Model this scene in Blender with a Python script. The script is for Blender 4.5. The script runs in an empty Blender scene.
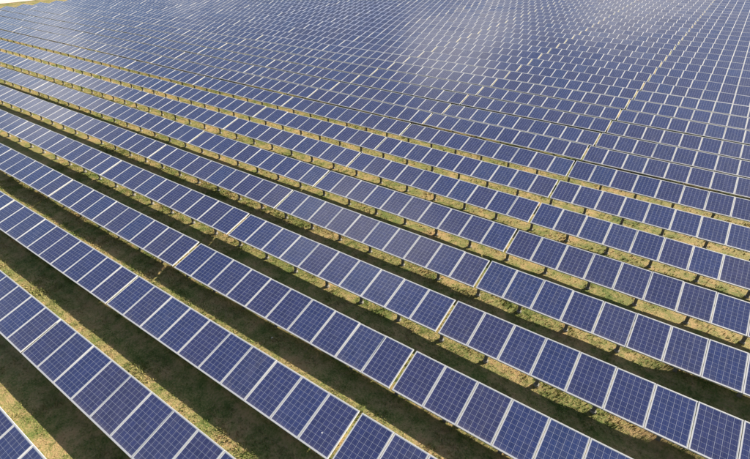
import bpy, math, random
import numpy as np
from mathutils import Vector, Matrix

random.seed(7)
RNG = np.random.default_rng(11)
sc = bpy.context.scene
COL = sc.collection

# ------------------------------------------------------------------ camera
# X runs along the panel rows (right positive), Y across them (away from the camera), Z up
CLEAR = 0.45                        # low edge of the panels above the ground
CAM_H = 11.134 + CLEAR
PITCH, ROLL, YAW, FPX = 0.58259, -0.01597, 0.61722, 466.62
cam_d = bpy.data.cameras.new('camera')
cam = bpy.data.objects.new('camera', cam_d)
COL.objects.link(cam)
sc.camera = cam
cam_d.sensor_fit = 'HORIZONTAL'
cam_d.sensor_width = 36.0
cam_d.lens = FPX / 750.0 * 36.0
cam_d.clip_start = 0.1
cam_d.clip_end = 6000.0
fwd = Vector((-math.sin(YAW) * math.cos(PITCH), math.cos(YAW) * math.cos(PITCH), -math.sin(PITCH)))
right = Vector((math.cos(YAW), math.sin(YAW), 0.0))
up = right.cross(fwd)
r2 = right * math.cos(ROLL) + up * math.sin(ROLL)
u2 = -right * math.sin(ROLL) + up * math.cos(ROLL)
M = Matrix((r2, u2, -fwd)).transposed().to_4x4()
M.translation = Vector((0, 0, CAM_H))
cam.matrix_world = M

# ------------------------------------------------------------------ sky and sun
SUN_EL = math.radians(25.4)
SUN_AZ = math.radians(58.0)         # from +X towards +Y: the sun stands to the right, beyond the rows
world = bpy.data.worlds.new('World')
sc.world = world
world.use_nodes = True
wn = world.node_tree.nodes
wl = world.node_tree.links
wn.clear()
w_out = wn.new('ShaderNodeOutputWorld')
w_bg = wn.new('ShaderNodeBackground')
w_bg.inputs['Strength'].default_value = 0.05
w_sky = wn.new('ShaderNodeTexSky')
w_sky.sky_type = 'NISHITA'
w_sky.sun_disc = False
w_sky.sun_elevation = SUN_EL
w_sky.sun_rotation = math.pi / 2 - SUN_AZ
w_sky.air_density = 1.0
w_sky.dust_density = 1.1
w_tc = wn.new('ShaderNodeTexCoord')
w_sep = wn.new('ShaderNodeSeparateXYZ')
wl.new(w_tc.outputs['Generated'], w_sep.inputs[0])
w_z = wn.new('ShaderNodeMath'); w_z.operation = 'ABSOLUTE'
wl.new(w_sep.outputs['Z'], w_z.inputs[0])
w_za = wn.new('ShaderNodeMath'); w_za.operation = 'ADD'; w_za.inputs[1].default_value = 0.12
wl.new(w_z.outputs[0], w_za.inputs[0])
w_cmb = wn.new('ShaderNodeCombineXYZ')
for ax in 'XY':
    d = wn.new('ShaderNodeMath'); d.operation = 'DIVIDE'
    wl.new(w_sep.outputs[ax], d.inputs[0]); wl.new(w_za.outputs[0], d.inputs[1])
    wl.new(d.outputs[0], w_cmb.inputs[ax])
w_noise = wn.new('ShaderNodeTexNoise')
w_noise.inputs['Scale'].default_value = 1.6
w_noise.inputs['Detail'].default_value = 5.0
w_noise.inputs['Roughness'].default_value = 0.5
w_map = wn.new('ShaderNodeMapping')
w_map.inputs['Location'].default_value = (35.337, 12.907, 0.0)
w_map.inputs['Scale'].default_value = (1.06, 1.06, 1.06)
wl.new(w_cmb.outputs[0], w_map.inputs[0])
wl.new(w_map.outputs[0], w_noise.inputs['Vector'])
w_ramp = wn.new('ShaderNodeValToRGB')
w_ramp.color_ramp.elements[0].position = 0.56
w_ramp.color_ramp.elements[0].color = (0, 0, 0, 1)
w_ramp.color_ramp.elements[1].position = 0.68
w_ramp.color_ramp.elements[1].color = (1, 1, 1, 1)
wl.new(w_noise.outputs['Fac'], w_ramp.inputs[0])
w_mix = wn.new('ShaderNodeMixRGB')
w_mix.inputs['Color2'].default_value = (9.0, 8.9, 8.8, 1)
wl.new(w_ramp.outputs['Color'], w_mix.inputs['Fac'])
wl.new(w_sky.outputs['Color'], w_mix.inputs['Color1'])
wl.new(w_mix.outputs['Color'], w_bg.inputs['Color'])
wl.new(w_bg.outputs[0], w_out.inputs['Surface'])

sun_d = bpy.data.lights.new('sun', 'SUN')
sun_d.energy = 5.0
sun_d.angle = math.radians(0.5)
sun_d.color = (1.0, 0.88, 0.70)
sun = bpy.data.objects.new('sun', sun_d)
COL.objects.link(sun)
sd = Vector((math.cos(SUN_AZ) * math.cos(SUN_EL), math.sin(SUN_AZ) * math.cos(SUN_EL), math.sin(SUN_EL)))
sun.rotation_euler = sd.to_track_quat('Z', 'Y').to_euler()
sun.location = sd * 60

sc.view_settings.view_transform = 'Standard'
sc.view_settings.look = 'None'
sc.view_settings.gamma = 1.0
sc.view_settings.exposure = 2.0
sc.view_settings.use_curve_mapping = False

# ------------------------------------------------------------------ layout of the field
LP, LS = 1.01, 1.425                # panel pitch along the row, panel length up the slope
PW = 0.998                          # panel width
GAP = 0.0823                        # extra gap between tables
TILT = 0.2510
T5, TP, S0, SHEAR = 9.9346, 2.67915, -4.6465, 0.0585
D_ROW = [-0.062, -0.003, 0.007, -0.021, 0.053, 0.068, 0.081, -0.057, -0.032, -0.002, -0.027, -0.007, 0.003]
Z_ROW = [-0.001, 0.019, -0.048, 0.012, -0.019, -0.049, -0.022, 0.050, 0.040, -0.060, -0.160, -0.210, -0.230]
TABLE = 10 * LP + GAP
K_END = -10                         # the rows stop here with a short table of five panels, a grass verge and a pale track follow
TRACK = -108.0
ROWS = range(0, 46)
CT, ST = math.cos(TILT), math.sin(TILT)
def row_t(r):
    return T5 + TP * (r - 5) + (D_ROW[r - 2] if 2 <= r <= 14 else 0.0)
def row_z(r):
    return CLEAR + (Z_ROW[r - 2] if 2 <= r <= 14 else (-0.23 if r > 14 else 0.0))
def row_s(r):
    return S0 + SHEAR * (r - 5)

Minv = M.inverted()
def project(p):
    q = Minv @ Vector(p)
    if q.z > -0.1: return None
    return (0.5 + q.x / -q.z * FPX / 750.0, 0.5 - (q.y / -q.z) * FPX / 459.0)

# ------------------------------------------------------------------ helpers
def link(o, parent=None):
    COL.objects.link(o)
    if parent is not None: o.parent = parent
    return o
def tag(o, label=None, cat=None, group=None, kind=None):
    if label: o['label'] = label
    if cat: o['category'] = cat
    if group: o['group'] = group
    if kind: o['kind'] = kind
    return o
def mesh_from(name, verts, faces, mats, mat_idx=None):
    me = bpy.data.meshes.new(name)
    me.from_pydata([tuple(v) for v in verts], [], faces)
    for m in mats: me.materials.append(m)
    if mat_idx:
        for p, i in zip(me.polygons, mat_idx): p.material_index = i
    me.update()
    return me
class MB:
    def __init__(self): self.v, self.f, self.m = [], [], []
    def box(self, a, b, mi=0, top=None):
        n = len(self.v)
        x0, y0, z0 = a; x1, y1, z1 = b
        self.v += [(x0, y0, z0), (x1, y0, z0), (x1, y1, z0), (x0, y1, z0), (x0, y0, z1), (x1, y0, z1), (x1, y1, z1), (x0, y1, z1)]
        fs = [(0, 3, 2, 1), (4, 5, 6, 7), (0, 1, 5, 4), (1, 2, 6, 5), (2, 3, 7, 6), (3, 0, 4, 7)]
        for k, q in enumerate(fs):
            self.f.append(tuple(n + i for i in q))
            self.m.append(top if (top is not None and k == 1) else mi)
    def bar(self, p, q, w, h):
        # square bar between two points
        p, q = Vector(p), Vector(q); d = (q - p).normalized()
        side = d.cross(Vector((0, 0, 1)));
        if side.length < 1e-4: side = Vector((1, 0, 0))
        side.normalize(); upv = side.cross(d)
        n = len(self.v)
        for c in (p, q):
            for a, b in ((-1, -1), (1, -1), (1, 1), (-1, 1)):
                self.v.append(tuple(c + side * a * w / 2 + upv * b * h / 2))
        for q_ in ((0, 3, 2, 1), (4, 5, 6, 7), (0, 1, 5, 4), (1, 2, 6, 5), (2, 3, 7, 6), (3, 0, 4, 7)):
            self.f.append(tuple(n + i for i in q_)); self.m.append(0)
    def build(self, name, mats): return mesh_from(name, self.v, self.f, mats, self.m)
class NT:
    def __init__(self, name):
        self.mat = bpy.data.materials.new(name)
        self.mat.use_nodes = True
        self.n = self.mat.node_tree.nodes; self.l = self.mat.node_tree.links
        self.bsdf = self.n['Principled BSDF']
    def new(self, t, **kw):
        o = self.n.new(t)
        for k, v in kw.items():
            if hasattr(o, k): setattr(o, k, v)
        return o
    def math(self, op, a, b=None, c=None):
        o = self.n.new('ShaderNodeMath'); o.operation = op
        for i, x in enumerate((a, b, c)):
            if x is None: continue
            if isinstance(x, (int, float)): o.inputs[i].default_value = x
            else: self.l.new(x, o.inputs[i])
        return o.outputs[0]
    def mix(self, fac, a, b, mode='MIX'):
        o = self.n.new('ShaderNodeMixRGB'); o.blend_type = mode
        for i, x in zip((0, 1, 2), (fac, a, b)):
            if isinstance(x, (int, float)): o.inputs[i].default_value = x
            elif isinstance(x, tuple): o.inputs[i].default_value = x if len(x) == 4 else x + (1,)
            else: self.l.new(x, o.inputs[i])
        return o.outputs[0]
    def noise(self, vec, scale, detail=3.0, rough=0.55):
        o = self.n.new('ShaderNodeTexNoise')
        o.inputs['Scale'].default_value = scale; o.inputs['Detail'].default_value = detail; o.inputs['Roughness'].default_value = rough
        if vec is not None: self.l.new(vec, o.inputs['Vector'])
        return o
    def ramp(self, fac, *stops):
        o = self.n.new('ShaderNodeValToRGB'); cr = o.color_ramp
        while len(cr.elements) < len(stops): cr.elements.new(0.5)
        for e, (p, c) in zip(cr.elements, stops): e.position = p; e.color = c if len(c) == 4 else c + (1,)
        self.l.new(fac, o.inputs[0]); return o.outputs['Color']
    def set(self, name, v):
        if isinstance(v, (int, float, tuple)):
            self.bsdf.inputs[name].default_value = v if not (isinstance(v, tuple) and len(v) == 3) else v + (1,)
        else: self.l.new(v, self.bsdf.inputs[name])

# ------------------------------------------------------------------ materials
FR, FRS, MARG = 0.026, 0.036, 0.011 # frame face width on the long and the short sides, white margin between frame and cells
CW = (PW - 2 * FR - 2 * MARG) / 6   # cell pitch, six across
CL = (LS - 2 * FRS - 2 * MARG) / 9   # nine along
def make_cells():
    t = NT('solar_cells_under_glass')
    tc = t.new('ShaderNodeTexCoord')
    sp = t.new('ShaderNodeSeparateXYZ'); t.l.new(tc.outputs['Object'], sp.inputs[0])
    gx = t.math('DIVIDE', t.math('ADD', sp.outputs['X'], 3 * CW), CW)
    gy = t.math('DIVIDE', t.math('SUBTRACT', sp.outputs['Y'], FRS + MARG), CL)
    fx, fy = t.math('FRACT', gx), t.math('FRACT', gy)
    def edge(f, half):              # 1 close to a cell border
        d = t.math('MINIMUM', f, t.math('SUBTRACT', 1.0, f))
        return t.math('LESS_THAN', d, half)
    line = t.math('MAXIMUM', edge(fx, 0.0026 / CW), edge(fy, 0.0016 / CL))
    outx = t.math('GREATER_THAN', t.math('ABSOLUTE', sp.outputs['X']), 3 * CW)
    outy = t.math('MAXIMUM', t.math('LESS_THAN', gy, 0.0), t.math('GREATER_THAN', gy, 9.0))
    white = t.math('MAXIMUM', line, t.math('MAXIMUM', outx, outy))
    bus = t.math('MAXIMUM', t.math('LESS_THAN', t.math('ABSOLUTE', t.math('SUBTRACT', fx, 0.27)), 0.0012 / CW),
                 t.math('LESS_THAN', t.math('ABSOLUTE', t.math('SUBTRACT', fx, 0.73)), 0.0012 / CW))
    # every cell and every panel has its own shade of blue
    cell = t.new('ShaderNodeCombineXYZ')
    t.l.new(t.math('FLOOR', gx), cell.inputs[0]); t.l.new(t.math('FLOOR', gy), cell.inputs[1])
    oi = t.new('ShaderNodeObjectInfo')
    t.l.new(t.math('MULTIPLY', oi.outputs['Random'], 91.0), cell.inputs[2])
    wnz = t.new('ShaderNodeTexWhiteNoise'); t.l.new(cell.outputs[0], wnz.inputs['Vector'])
    cr = t.new('ShaderNodeTexVoronoi'); cr.inputs['Scale'].default_value = 60.0
    t.l.new(tc.outputs['Object'], cr.inputs['Vector'])
    crs = t.new('ShaderNodeSeparateXYZ'); t.l.new(cr.outputs['Color'], crs.inputs[0])
    pan = t.ramp(oi.outputs['Random'], (0.0, (0.0190, 0.0285, 0.097)), (0.30, (0.0225, 0.0270, 0.086)), (0.55, (0.0185, 0.0290, 0.100)), (0.80, (0.0240, 0.0278, 0.084)), (1.0, (0.0180, 0.0315, 0.104)))
    k = t.math('ADD', 0.80, t.math('ADD', t.math('MULTIPLY', wnz.outputs['Value'], 0.20), t.math('MULTIPLY', crs.outputs['X'], 0.20)))
    km = t.new('ShaderNodeCombineXYZ')
    for i in range(3): t.l.new(k, km.inputs[i])
    base = t.mix(1.0, pan, km.outputs[0], 'MULTIPLY')
    base = t.mix(t.math('MULTIPLY', bus, 0.85), base, (0.12, 0.13, 0.17))
    base = t.mix(white, base, (0.30, 0.32, 0.38))
    # a thin uneven film of dust
    dn = t.noise(tc.outputs['Object'], 2.2, 5.0, 0.6)
    dust = t.math('MULTIPLY', t.math('SUBTRACT', dn.outputs['Fac'], 0.40), 0.10)
    low = t.math('MULTIPLY', t.math('SUBTRACT', 1.0, t.math('DIVIDE', sp.outputs['Y'], 0.16)), 0.10)
    low = t.math('MAXIMUM', low, 0.0)
    stv = t.new('ShaderNodeMapping'); stv.inputs['Scale'].default_value = (14.0, 0.8, 1.0)
    add = t.new('ShaderNodeVectorMath'); add.operation = 'ADD'
    t.l.new(tc.outputs['Object'], add.inputs[0]); t.l.new(t.math('MULTIPLY', oi.outputs['Random'], 57.0), add.inputs[1])
    t.l.new(add.outputs[0], stv.inputs[0])
    st = t.noise(stv.outputs[0], 1.0, 3.0, 0.6)
    stk = t.math('MAXIMUM', t.math('MULTIPLY', t.math('SUBTRACT', st.outputs['Fac'], 0.56), 0.30), 0.0)
    dust = t.math('ADD', t.math('MAXIMUM', dust, 0.004), t.math('ADD', low, stk))
    dust = t.math('MULTIPLY', dust, t.math('ADD', 0.5, t.math('MULTIPLY', oi.outputs['Random'], 1.0)))
    base = t.mix(dust, base, (0.42, 0.38, 0.32))
    t.set('Base Color', base)
    t.set('Roughness', t.math('ADD', 0.10, t.math('MULTIPLY', dn.outputs['Fac'], 0.10)))
    t.set('IOR', 1.55)
    return t.mat
def make_metal(name, col, rough, metallic=0.0, var=0.12, scale=9.0):
    t = NT(name)
    tc = t.new('ShaderNodeTexCoord')
    nz = t.noise(tc.outputs['Object'], scale, 4.0)
    lo = tuple(c * (1 - var) for c in col)
    t.set('Base Color', t.ramp(nz.outputs['Fac'], (0.3, lo), (0.7, col)))
    t.set('Roughness', rough); t.set('Metallic', metallic)
    return t.mat
M_CELL = make_cells()
M_FRAME = make_metal('anodised_aluminium_frame', (0.345, 0.355, 0.375), 0.6, 0.0, 0.08)
M_BACK = make_metal('white_backsheet', (0.70, 0.70, 0.69), 0.7)
M_STEEL = make_metal('galvanised_steel', (0.36, 0.37, 0.38), 0.5, 0.3, 0.25)
M_POST = make_metal('weathered_steel_post', (0.150, 0.145, 0.140), 0.6, 0.2, 0.35)
M_CONC = make_metal('concrete_footing', (0.18, 0.175, 0.16), 0.9, 0.0, 0.35, 14.0)
M_WHITE = make_metal('chalky_white', (0.82, 0.82, 0.78), 0.9, 0.0, 0.1)

def ground_colour(t, vec):
    big = t.noise(vec, 0.55, 4.0, 0.6)
    mid = t.noise(vec, 2.6, 4.0, 0.62)
    fine = t.noise(vec, 17.0, 3.0, 0.65)
    v = t.math('ADD', t.math('MULTIPLY', big.outputs['Fac'], 0.36), t.math('ADD', t.math('MULTIPLY', mid.outputs['Fac'], 0.32), t.math('MULTIPLY', fine.outputs['Fac'], 0.32)))
    return v, fine
G_STOPS = ((0.36, (0.042, 0.070, 0.016)), (0.435, (0.084, 0.104, 0.029)), (0.50, (0.158, 0.143, 0.057)), (0.575, (0.245, 0.178, 0.090)), (0.67, (0.200, 0.126, 0.064)))
def make_ground():
    t = NT('mown_grass_and_dry_soil')
    ge = t.new('ShaderNodeNewGeometry')
    v, fine = ground_colour(t, ge.outputs['Position'])
    t.set('Base Color', t.ramp(v, *G_STOPS))
    t.set('Roughness', 0.95)
    t.bsdf.inputs['Specular IOR Level'].default_value = 0.15
    b = t.new('ShaderNodeBump'); b.inputs['Strength'].default_value = 0.9; b.inputs['Distance'].default_value = 0.03
    nz = t.noise(ge.outputs['Position'], 26.0, 4.0, 0.7)
    t.l.new(nz.outputs['Fac'], b.inputs['Height']); t.l.new(b.outputs[0], t.bsdf.inputs['Normal'])
    return t.mat
def make_blades():
    t = NT('grass_blades')
    ge = t.new('ShaderNodeNewGeometry')
    v, fine = ground_colour(t, ge.outputs['Position'])
    c = t.ramp(v, *((p, tuple(x * 1.12 for x in col)) for p, col in G_STOPS))
    at = t.new('ShaderNodeAttribute'); at.attribute_name = 'shade'
    c = t.mix(t.math('MULTIPLY', at.outputs['Fac'], 0.5), c, (0.10, 0.15, 0.03))
    t.set('Base Color', c); t.set('Roughness', 0.8)
    t.bsdf.inputs['Specular IOR Level'].default_value = 0.2
    return t.mat
def make_track():
    t = NT('pale_gravel')
    ge = t.new('ShaderNodeNewGeometry')
    a = t.noise(ge.outputs['Position'], 0.35, 5.0, 0.65)
    t.set('Base Color', t.ramp(a.outputs['Fac'], (0.35, (0.34, 0.29, 0.24)), (0.65, (0.46, 0.41, 0.35))))
    t.set('Roughness', 0.95)
    return t.mat
M_GROUND, M_BLADE, M_TRACK = make_ground(), make_blades(), make_track()

# ------------------------------------------------------------------ ground: one sheet to the horizon, finer near the rows
def vnoise(x, y, seed=0):
    def h(i, j):
        n = (i * 374761393 + j * 668265263 + seed * 974711) & 0x7fffffff
        n = ((n ^ (n >> 13)) * 1274126177) & 0x7fffffff
        return ((n ^ (n >> 16)) & 0xffff) / 65535.0
    xi, yi = np.floor(x).astype(np.int64), np.floor(y).astype(np.int64)
    fx, fy = x - xi, y - yi
    fx, fy = fx * fx * (3 - 2 * fx), fy * fy * (3 - 2 * fy)
    return (h(xi, yi) * (1 - fx) + h(xi + 1, yi) * fx) * (1 - fy) + (h(xi, yi + 1) * (1 - fx) + h(xi + 1, yi + 1) * fx) * fy - 0.5
def shade_bank(x, y):
    # low banks added under the near and right rows to keep their ground shaded
    ph = np.mod(y - T5, TP)
    return np.maximum(0.15 * np.clip((8.6 - y) / 3.0, 0, 1), 0.18 * np.clip((x - 1.2) / 0.8, 0, 1) * np.clip((14.8 - y) / 1.2, 0, 1)) * np.clip(1 - ((ph - 0.62) / 0.85) ** 2, 0, 1)
def shade_rise(x, y):
    # ground raised past the ninth row, sooner left, to put row slits in shade
    q = np.clip((y - 22.6 - 1.3 * np.clip((x + 45) / 25, -1, 1)) / 2.4, 0, 1)
    return 0.20 * q * q * (3 - 2 * q)
def gz(x, y):
    return vnoise(x / 3.1, y / 2.3, 1) * 0.04 + vnoise(x / 0.9, y / 0.8, 2) * 0.022 - 0.04 * np.clip((y - 6.0) / 8.0, 0, 1) + shade_bank(x, y) + shade_rise(x, y)  # the dip past the front rows is shaped to widen the sunlit strips
def graded(lo, hi, step, far):
    mid = np.arange(lo, hi + 1e-6, step)
    a, d = [], step
    x = mid[0]
    while x > -far: d *= 1.35; x -= d; a.append(x)
    b, d = [], step
    x = mid[-1]
    while x < far: d *= 1.35; x += d; b.append(x)
    return np.concatenate([a[::-1], mid, b])
xs, ys = graded(-62, 14, 0.22, 3000), graded(-4, 42, 0.22, 3000)
X, Y = np.meshgrid(xs, ys)
Zg = gz(X, Y)
far_fade = np.clip(1 - (np.hypot(X + 20, Y - 15) - 60) / 60, 0, 1)
Zg = (Zg - shade_rise(X, Y)) * far_fade + np.where(np.hypot(X, Y) < 400, shade_rise(X, Y), 0.2)
nx, ny = len(xs), len(ys)
idx = np.arange(nx * ny).reshape(ny, nx)
quads = np.stack([idx[:-1, :-1], idx[:-1, 1:], idx[1:, 1:], idx[1:, :-1]], -1).reshape(-1, 4)
def fast_mesh(name, co, faces, mat):
    me = bpy.data.meshes.new(name)
    k = faces.shape[1]
    me.vertices.add(len(co)); me.vertices.foreach_set('co', np.ascontiguousarray(co, dtype=np.float32).ravel())
    me.loops.add(faces.size); me.loops.foreach_set('vertex_index', faces.ravel().astype(np.int32))
    me.polygons.add(len(faces)); me.polygons.foreach_set('loop_start', np.arange(0, faces.size, k, dtype=np.int32))
    me.update(calc_edges=True)
    me.materials.append(mat)
    return me
gm = fast_mesh('ground', np.stack([X.ravel(), Y.ravel(), Zg.ravel()], -1), quads, M_GROUND)
gm.polygons.foreach_set('use_smooth', np.ones(len(quads), dtype=bool))
tag(link(bpy.data.objects.new('ground', gm)), kind='structure')

# pale gravel track past the left end of the rows
ty = np.linspace(-40, 260, 160)
edge = TRACK + 1.0 * vnoise(ty / 6.0, ty * 0, 5) + 0.4 * vnoise(ty / 1.3, ty * 0, 6)
tv = np.concatenate([np.stack([edge, ty, np.full_like(ty, 0.23)], -1), np.stack([np.full_like(ty, -150.0) + vnoise(ty / 9, ty * 0, 8) * 3, ty, np.full_like(ty, 0.23)], -1)])
n = len(ty)
tf = np.array([(i, i + 1, n + i + 1, n + i) for i in range(n - 1)])[:, ::-1]
tag(link(bpy.data.objects.new('gravel_track', fast_mesh('gravel_track', tv, tf, M_TRACK))), kind='structure')

# ------------------------------------------------------------------ grass
def grass():
    pts = []
    def scatter(x0, x1, y0, y1, dens):
        k = int((x1 - x0) * (y1 - y0) * dens)
        return RNG.uniform((x0, y0), (x1, y1), (k, 2))
    a = np.concatenate([scatter(-30, 8, -3, 14, 380), scatter(-48, 12, 14, 34, 90)])
    # keep what lies in or just around the picture
    m = np.array(Minv)
    p = np.c_[a, np.zeros(len(a)), np.ones(len(a))] @ m.T
    u = p[:, 0] / -p[:, 2] * FPX / 750; v = p[:, 1] / -p[:, 2] * FPX / 459
    a = a[(p[:, 2] < -1) & (abs(u) < 0.56) & (abs(v) < 0.56)]
    # uneven growth
    dn = vnoise(a[:, 0] / 0.7, a[:, 1] / 0.7, 21) + vnoise(a[:, 0] / 0.25, a[:, 1] / 0.25, 22) * 0.7
    keep = RNG.uniform(-0.6, 0.6, len(a)) < dn + 0.25
    a, dn = a[keep], dn[keep]
    k = len(a)
    z = gz(a[:, 0], a[:, 1])
    dist = np.hypot(a[:, 0], a[:, 1])
    hgt = RNG.uniform(0.018, 0.050, k) * (1 + 0.9 * np.clip(dn, 0, 1)) * np.where(dist > 17, 1.25, 1.0)
    V, F = [], []
    for j in range(3):
        ang = RNG.uniform(0, 2 * np.pi, k); w = hgt * RNG.uniform(0.14, 0.30, k)
        lean = RNG.uniform(0, 2 * np.pi, k); la = hgt * RNG.uniform(0.2, 0.9, k)
        bx, by = a[:, 0] + RNG.normal(0, 0.02, k), a[:, 1] + RNG.normal(0, 0.02, k)
        dx, dy = np.cos(ang) * w, np.sin(ang) * w
        V.append(np.stack([np.stack([bx - dx, by - dy, z - 0.012], -1), np.stack([bx + dx, by + dy, z - 0.012], -1), np.stack([bx + np.cos(lean) * la, by + np.sin(lean) * la, z + hgt], -1)], 1))
    V = np.concatenate(V).reshape(-1, 3)
    me = fast_mesh('grass', V, np.arange(len(V)).reshape(-1, 3), M_BLADE)
    at = me.attributes.new('shade', 'FLOAT', 'FACE')
    at.data.foreach_set('value', RNG.uniform(0, 1, len(V) // 3).astype(np.float32))
    return me
tag(link(bpy.data.objects.new('grass', grass())), 'short mown grass, green and straw coloured, between the panel rows', 'grass', kind='stuff')

# ------------------------------------------------------------------ shared meshes of a solar table
def panel_mesh():
    b = MB()
    b.box((-PW / 2 + 0.004, 0.004, -0.010), (PW / 2 - 0.004, LS - 0.004, -0.003), 1, top=0)
    return b.build('solar_panel', [M_CELL, M_BACK])
DEP = 0.040                         # frame depth
def frame_mesh():
    # a mitred rectangular profile, chamfered on its upper outer edge, with a depth of 40 mm
    prof = [(0.0, 0.0, -DEP), (0.0, 0.0, -0.0035), (0.0035, 0.0035, 0.0), (FR, FRS, 0.0), (FR, FRS, -0.003), (0.006, 0.006, -0.006), (0.006, 0.006, -DEP)]
    v, f = [], []
    k = len(prof)
    for (sx, sy) in ((-1, 0), (1, 0), (1, 1), (-1, 1)):
        for ox, oy, z in prof:
            v.append((sx * (PW / 2 - ox), oy if sy == 0 else LS - oy, z))
    for c in range(4):
        d = (c + 1) % 4
        for i in range(k):
            j = (i + 1) % k
            f.append((c * k + i, c * k + j, d * k + j, d * k + i))
    me = mesh_from('frame', v, f, [M_FRAME])
    import bmesh
    bm = bmesh.new(); bm.from_mesh(me); bmesh.ops.recalc_face_normals(bm, faces=bm.faces); bm.to_mesh(me); bm.free()
    return me
RAIL_Y = (0.22, 0.82)
def slope(y, z=0.0):                # point on the panel plane in table space (low edge at the origin)
    return (y * CT - z * ST, y * ST + z * CT)
def rail_mesh(length):
    b = MB(); b.box((0.01, -0.022, -0.055), (length - 0.01, 0.022, 0.0)); return b.build('rail', [M_STEEL])
RAF_OFF = -DEP - 0.055
def rafter_mesh():
    b = MB(); b.box((-0.025, 0.05, -0.05), (0.025, 0.88, -0.0)); return b.build('rafter', [M_STEEL])
def post_mesh(yy):
    y, z = slope(yy, RAF_OFF - 0.035)
    b = MB(); h = CLEAR + z
    # open C profile
    b.box((-0.052, y - 0.03, -h - 0.14), (0.052, y - 0.024, 0.02))
    b.box((-0.052, y - 0.024, -h - 0.14), (-0.046, y + 0.03, 0.02))
    b.box((0.046, y - 0.024, -h - 0.14), (0.052, y + 0.03, 0.02))
    me = b.build('post', [M_POST])
    for v in me.vertices: v.co.y -= y
    return me, y, z
def footing_mesh(h):
    b = MB(); n = 10; rings = [(0.085, -h - 0.16), (0.085, -h + 0.03), (0.075, -h + 0.045), (0.0, -h + 0.05)]
    for r_, z in rings[:-1]:
        for i in range(n):
            a = 2 * math.pi * i / n; b.v.append((r_ * math.cos(a), r_ * math.sin(a), z))
    for q in range(2):
        for i in range(n):
            j = (i + 1) % n; b.f.append((q * n + i, q * n + j, (q + 1) * n + j, (q + 1) * n + i)); b.m.append(0)
    b.f.append(tuple(2 * n + i for i in range(n))); b.m.append(0)
    return b.build('footing', [M_CONC])
ME_PANEL, ME_FRAME, ME_RAFTER = panel_mesh(), frame_mesh(), rafter_mesh()
ME_RAIL = rail_mesh(10 * LP - (LP - PW))
ME_RAIL_SHORT = rail_mesh(5 * LP - (LP - PW))
ME_POST, P1Y, P1Z = post_mesh(0.16)
ME_FOOT = footing_mesh(CLEAR + P1Z)

ORD = {1: 'first', 2: 'second', 3: 'third', 4: 'fourth', 5: 'fifth', 6: 'sixth', 7: 'seventh', 8: 'eighth', 9: 'ninth', 10: 'tenth', 11: 'eleventh', 12: 'twelfth',
       13: 'thirteenth', 14: 'fourteenth', 15: 'fifteenth', 16: 'sixteenth', 17: 'seventeenth', 18: 'eighteenth', 19: 'nineteenth'}
def ordinal(n):
    if n in ORD: return ORD[n]
    t_ = {2: 'twent', 3: 'thirt', 4: 'fort', 5: 'fift'}[n // 10]
    return t_ + 'ieth' if n % 10 == 0 else t_ + 'y-' + ORD[n % 10]

def table_view(r, k):
    """how much of a table's outline falls inside the picture: 2 in view, 1 just outside, 0 far outside"""
    s0 = row_s(r) + k * TABLE + GAP / 2
    best, side = 0, None
    for i in range(10 if k == K_END else 0, 21):
        for y in (0.0, LS):
            q = project((s0 + i * 0.5 * LP, row_t(r) + y * CT, row_z(r) + y * ST))
            if q is None: continue
            ex = max(-q[0], q[0] - 1, 0); ey = max(-q[1], q[1] - 1, 0)
            if ex == 0 and ey == 0: return 2, None
            if max(ex, ey) < (0.012 if ey > ex and q[1] < 0 else 0.04): best = 1; side = ('left' if q[0] < 0 else 'right') if ex >= ey else ('top' if q[1] < 0 else 'bottom')
    return best, side

VIEW = {}
for r in ROWS:
    for k in range(-12, 4):
        if k < K_END: continue
        v, side = table_view(r, k)
        if v: VIEW[(r, k)] = (v, side)
shown_rows = sorted({r for (r, k), v in VIEW.items() if v[0] == 2})
row_no = {r: i + 1 for i, r in enumerate(shown_rows)}

def child(name, me, parent, loc, rot=None):
    o = bpy.data.objects.new(name, me)
    o.location = loc
    if rot: o.rotation_euler = rot
    o.parent = parent
    COL.objects.link(o)
    return o
POST_STEP = 1.6 * LP
NEAR_ROWS = 13
def build_table(r, k, label, group):
    s0 = row_s(r) + k * TABLE + GAP / 2
    root = bpy.data.objects.new('solar_table', None)
    root.empty_display_size = 0.3
    root.location = (s0, row_t(r), row_z(r) + random.uniform(-0.008, 0.008))
    root.rotation_euler = (random.gauss(0, 0.004), random.gauss(0, 0.0008), 0)
    tag(root, label, 'solar panels', group)
    COL.objects.link(root)
    first = 5 if k == K_END else 0
    for i in range(first, 10):
        pn = child('solar_panel', ME_PANEL, root, (PW / 2 + i * LP, 0, random.uniform(-0.002, 0.002)),
                   (TILT + random.gauss(0, 0.005), random.gauss(0, 0.005), 0))
        child('frame', ME_FRAME, pn, (0, 0, 0))
    for y in RAIL_Y:
        yy, zz = slope(y, -DEP)
        child('rail', ME_RAIL_SHORT if first else ME_RAIL, root, (first * LP, yy, zz), (TILT, 0, 0))
    # posts follow their own spacing along the whole row
    base = row_s(r) + 0.05
    n0 = math.ceil((s0 - 0.02 - base) / POST_STEP)
    while base + n0 * POST_STEP < s0 + 10 * LP + GAP - 0.02:
        x = min(max(base + n0 * POST_STEP - s0, 0.06), 10 * LP - 0.08)
        n0 += 1
        if x < first * LP: continue
        po = child('post', ME_POST, root, (x, P1Y, P1Z))
        if r <= NEAR_ROWS: child('footing', ME_FOOT, po, (0, 0, 0))
        if r <= NEAR_ROWS:
            yy, zz = slope(0, RAF_OFF)
            child('rafter', ME_RAFTER, root, (x, yy, zz), (TILT, 0, 0))
    return root

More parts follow.
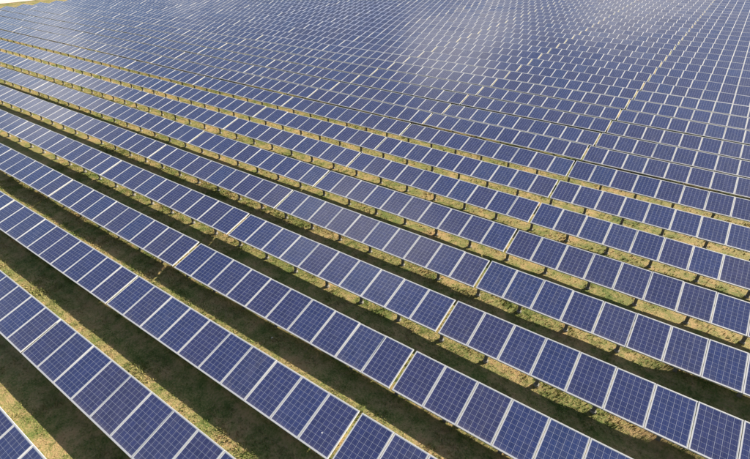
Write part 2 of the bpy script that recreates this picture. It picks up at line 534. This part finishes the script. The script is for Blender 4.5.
count = 0
for r in ROWS:
    ks = sorted(k for (rr, k) in VIEW if rr == r)
    inview = [k for k in ks if VIEW[(r, k)][0] == 2]
    for k in ks:
        if k in inview:
            j = inview.index(k) + 1
            rn = 'the front row' if row_no[r] == 1 else ordinal(row_no[r]) + ' row from the front'
            if row_no[r] == 1: lab = 'ten-panel solar table in the front row at the bottom left corner'
            elif len(inview) == 1: lab = f'the only solar table in view in the {rn}'
            else:
                pos = 'leftmost table in view' if j == 1 else ('rightmost table in view' if j == len(inview) else f'{ordinal(j)} table from the left edge')
                lab = f'tilted blue {"five" if k == K_END else "ten"}-panel solar table, {rn}, {pos}'
            count += 1
        else:
            side = VIEW[(r, k)][1]
            rn = f'{ordinal(row_no[r])} row' if r in row_no else ('row ahead of the front row' if r < 2 else f'{ordinal(r)} row')
            lab = f'solar table past the {side} picture edge, {rn}, {ordinal(-k)} left of the long gap' if k < 0 else f'solar table past the {side} picture edge, {rn}, {ordinal(k + 1)} right of the long gap'
        build_table(r, k, lab, 'solar tables standing in parallel rows')
print('tables in view', count, 'all', len(VIEW), 'rows', len(shown_rows), 'objects', len(bpy.data.objects))

# ------------------------------------------------------------------ small marks and litter
def splat(name, size, seed, squash, mat):
    rs = random.Random(seed); n = 11; v = [(0, 0, size * squash)]
    for ring, (rr, hh) in enumerate(((0.55, 0.8), (1.0, 0.0))):
        for i in range(n):
            a = 2 * math.pi * i / n; q = size * rr * rs.uniform(0.65, 1.25)
            v.append((q * math.cos(a), q * math.sin(a) * 1.25, size * squash * hh))
    f = [(0, 1 + i, 1 + (i + 1) % n) for i in range(n)] + [(1 + i, 1 + n + i, 1 + n + (i + 1) % n, 1 + (i + 1) % n) for i in range(n)]
    return mesh_from(name, v, f, [mat])
def on_panel(r, s, y): return (s, row_t(r) + y * CT, row_z(r) + y * ST + 0.003)
for lab, r, s_, y, size, sd_ in (('white bird dropping on a solar panel beside the long gap, third row', 3, -5.343, 0.46, 0.018, 3),):
    o = link(bpy.data.objects.new('bird_dropping', splat('bird_dropping', size, sd_, 0.12, M_WHITE)))
    o.location = on_panel(r, s_, y); o.rotation_euler = (TILT, 0, 0)
    tag(o, lab, 'bird dropping')
for lab, x, y, size, sd_ in (('small scrap of white litter on the shaded grass between two rows', -9.26, 7.0, 0.026, 5),):
    o = link(bpy.data.objects.new('litter', splat('litter', size, sd_, 0.5, M_WHITE)))
    o.location = (x, y, float(gz(np.array([x]), np.array([y]))[0]) + 0.02)
    tag(o, lab, 'litter')
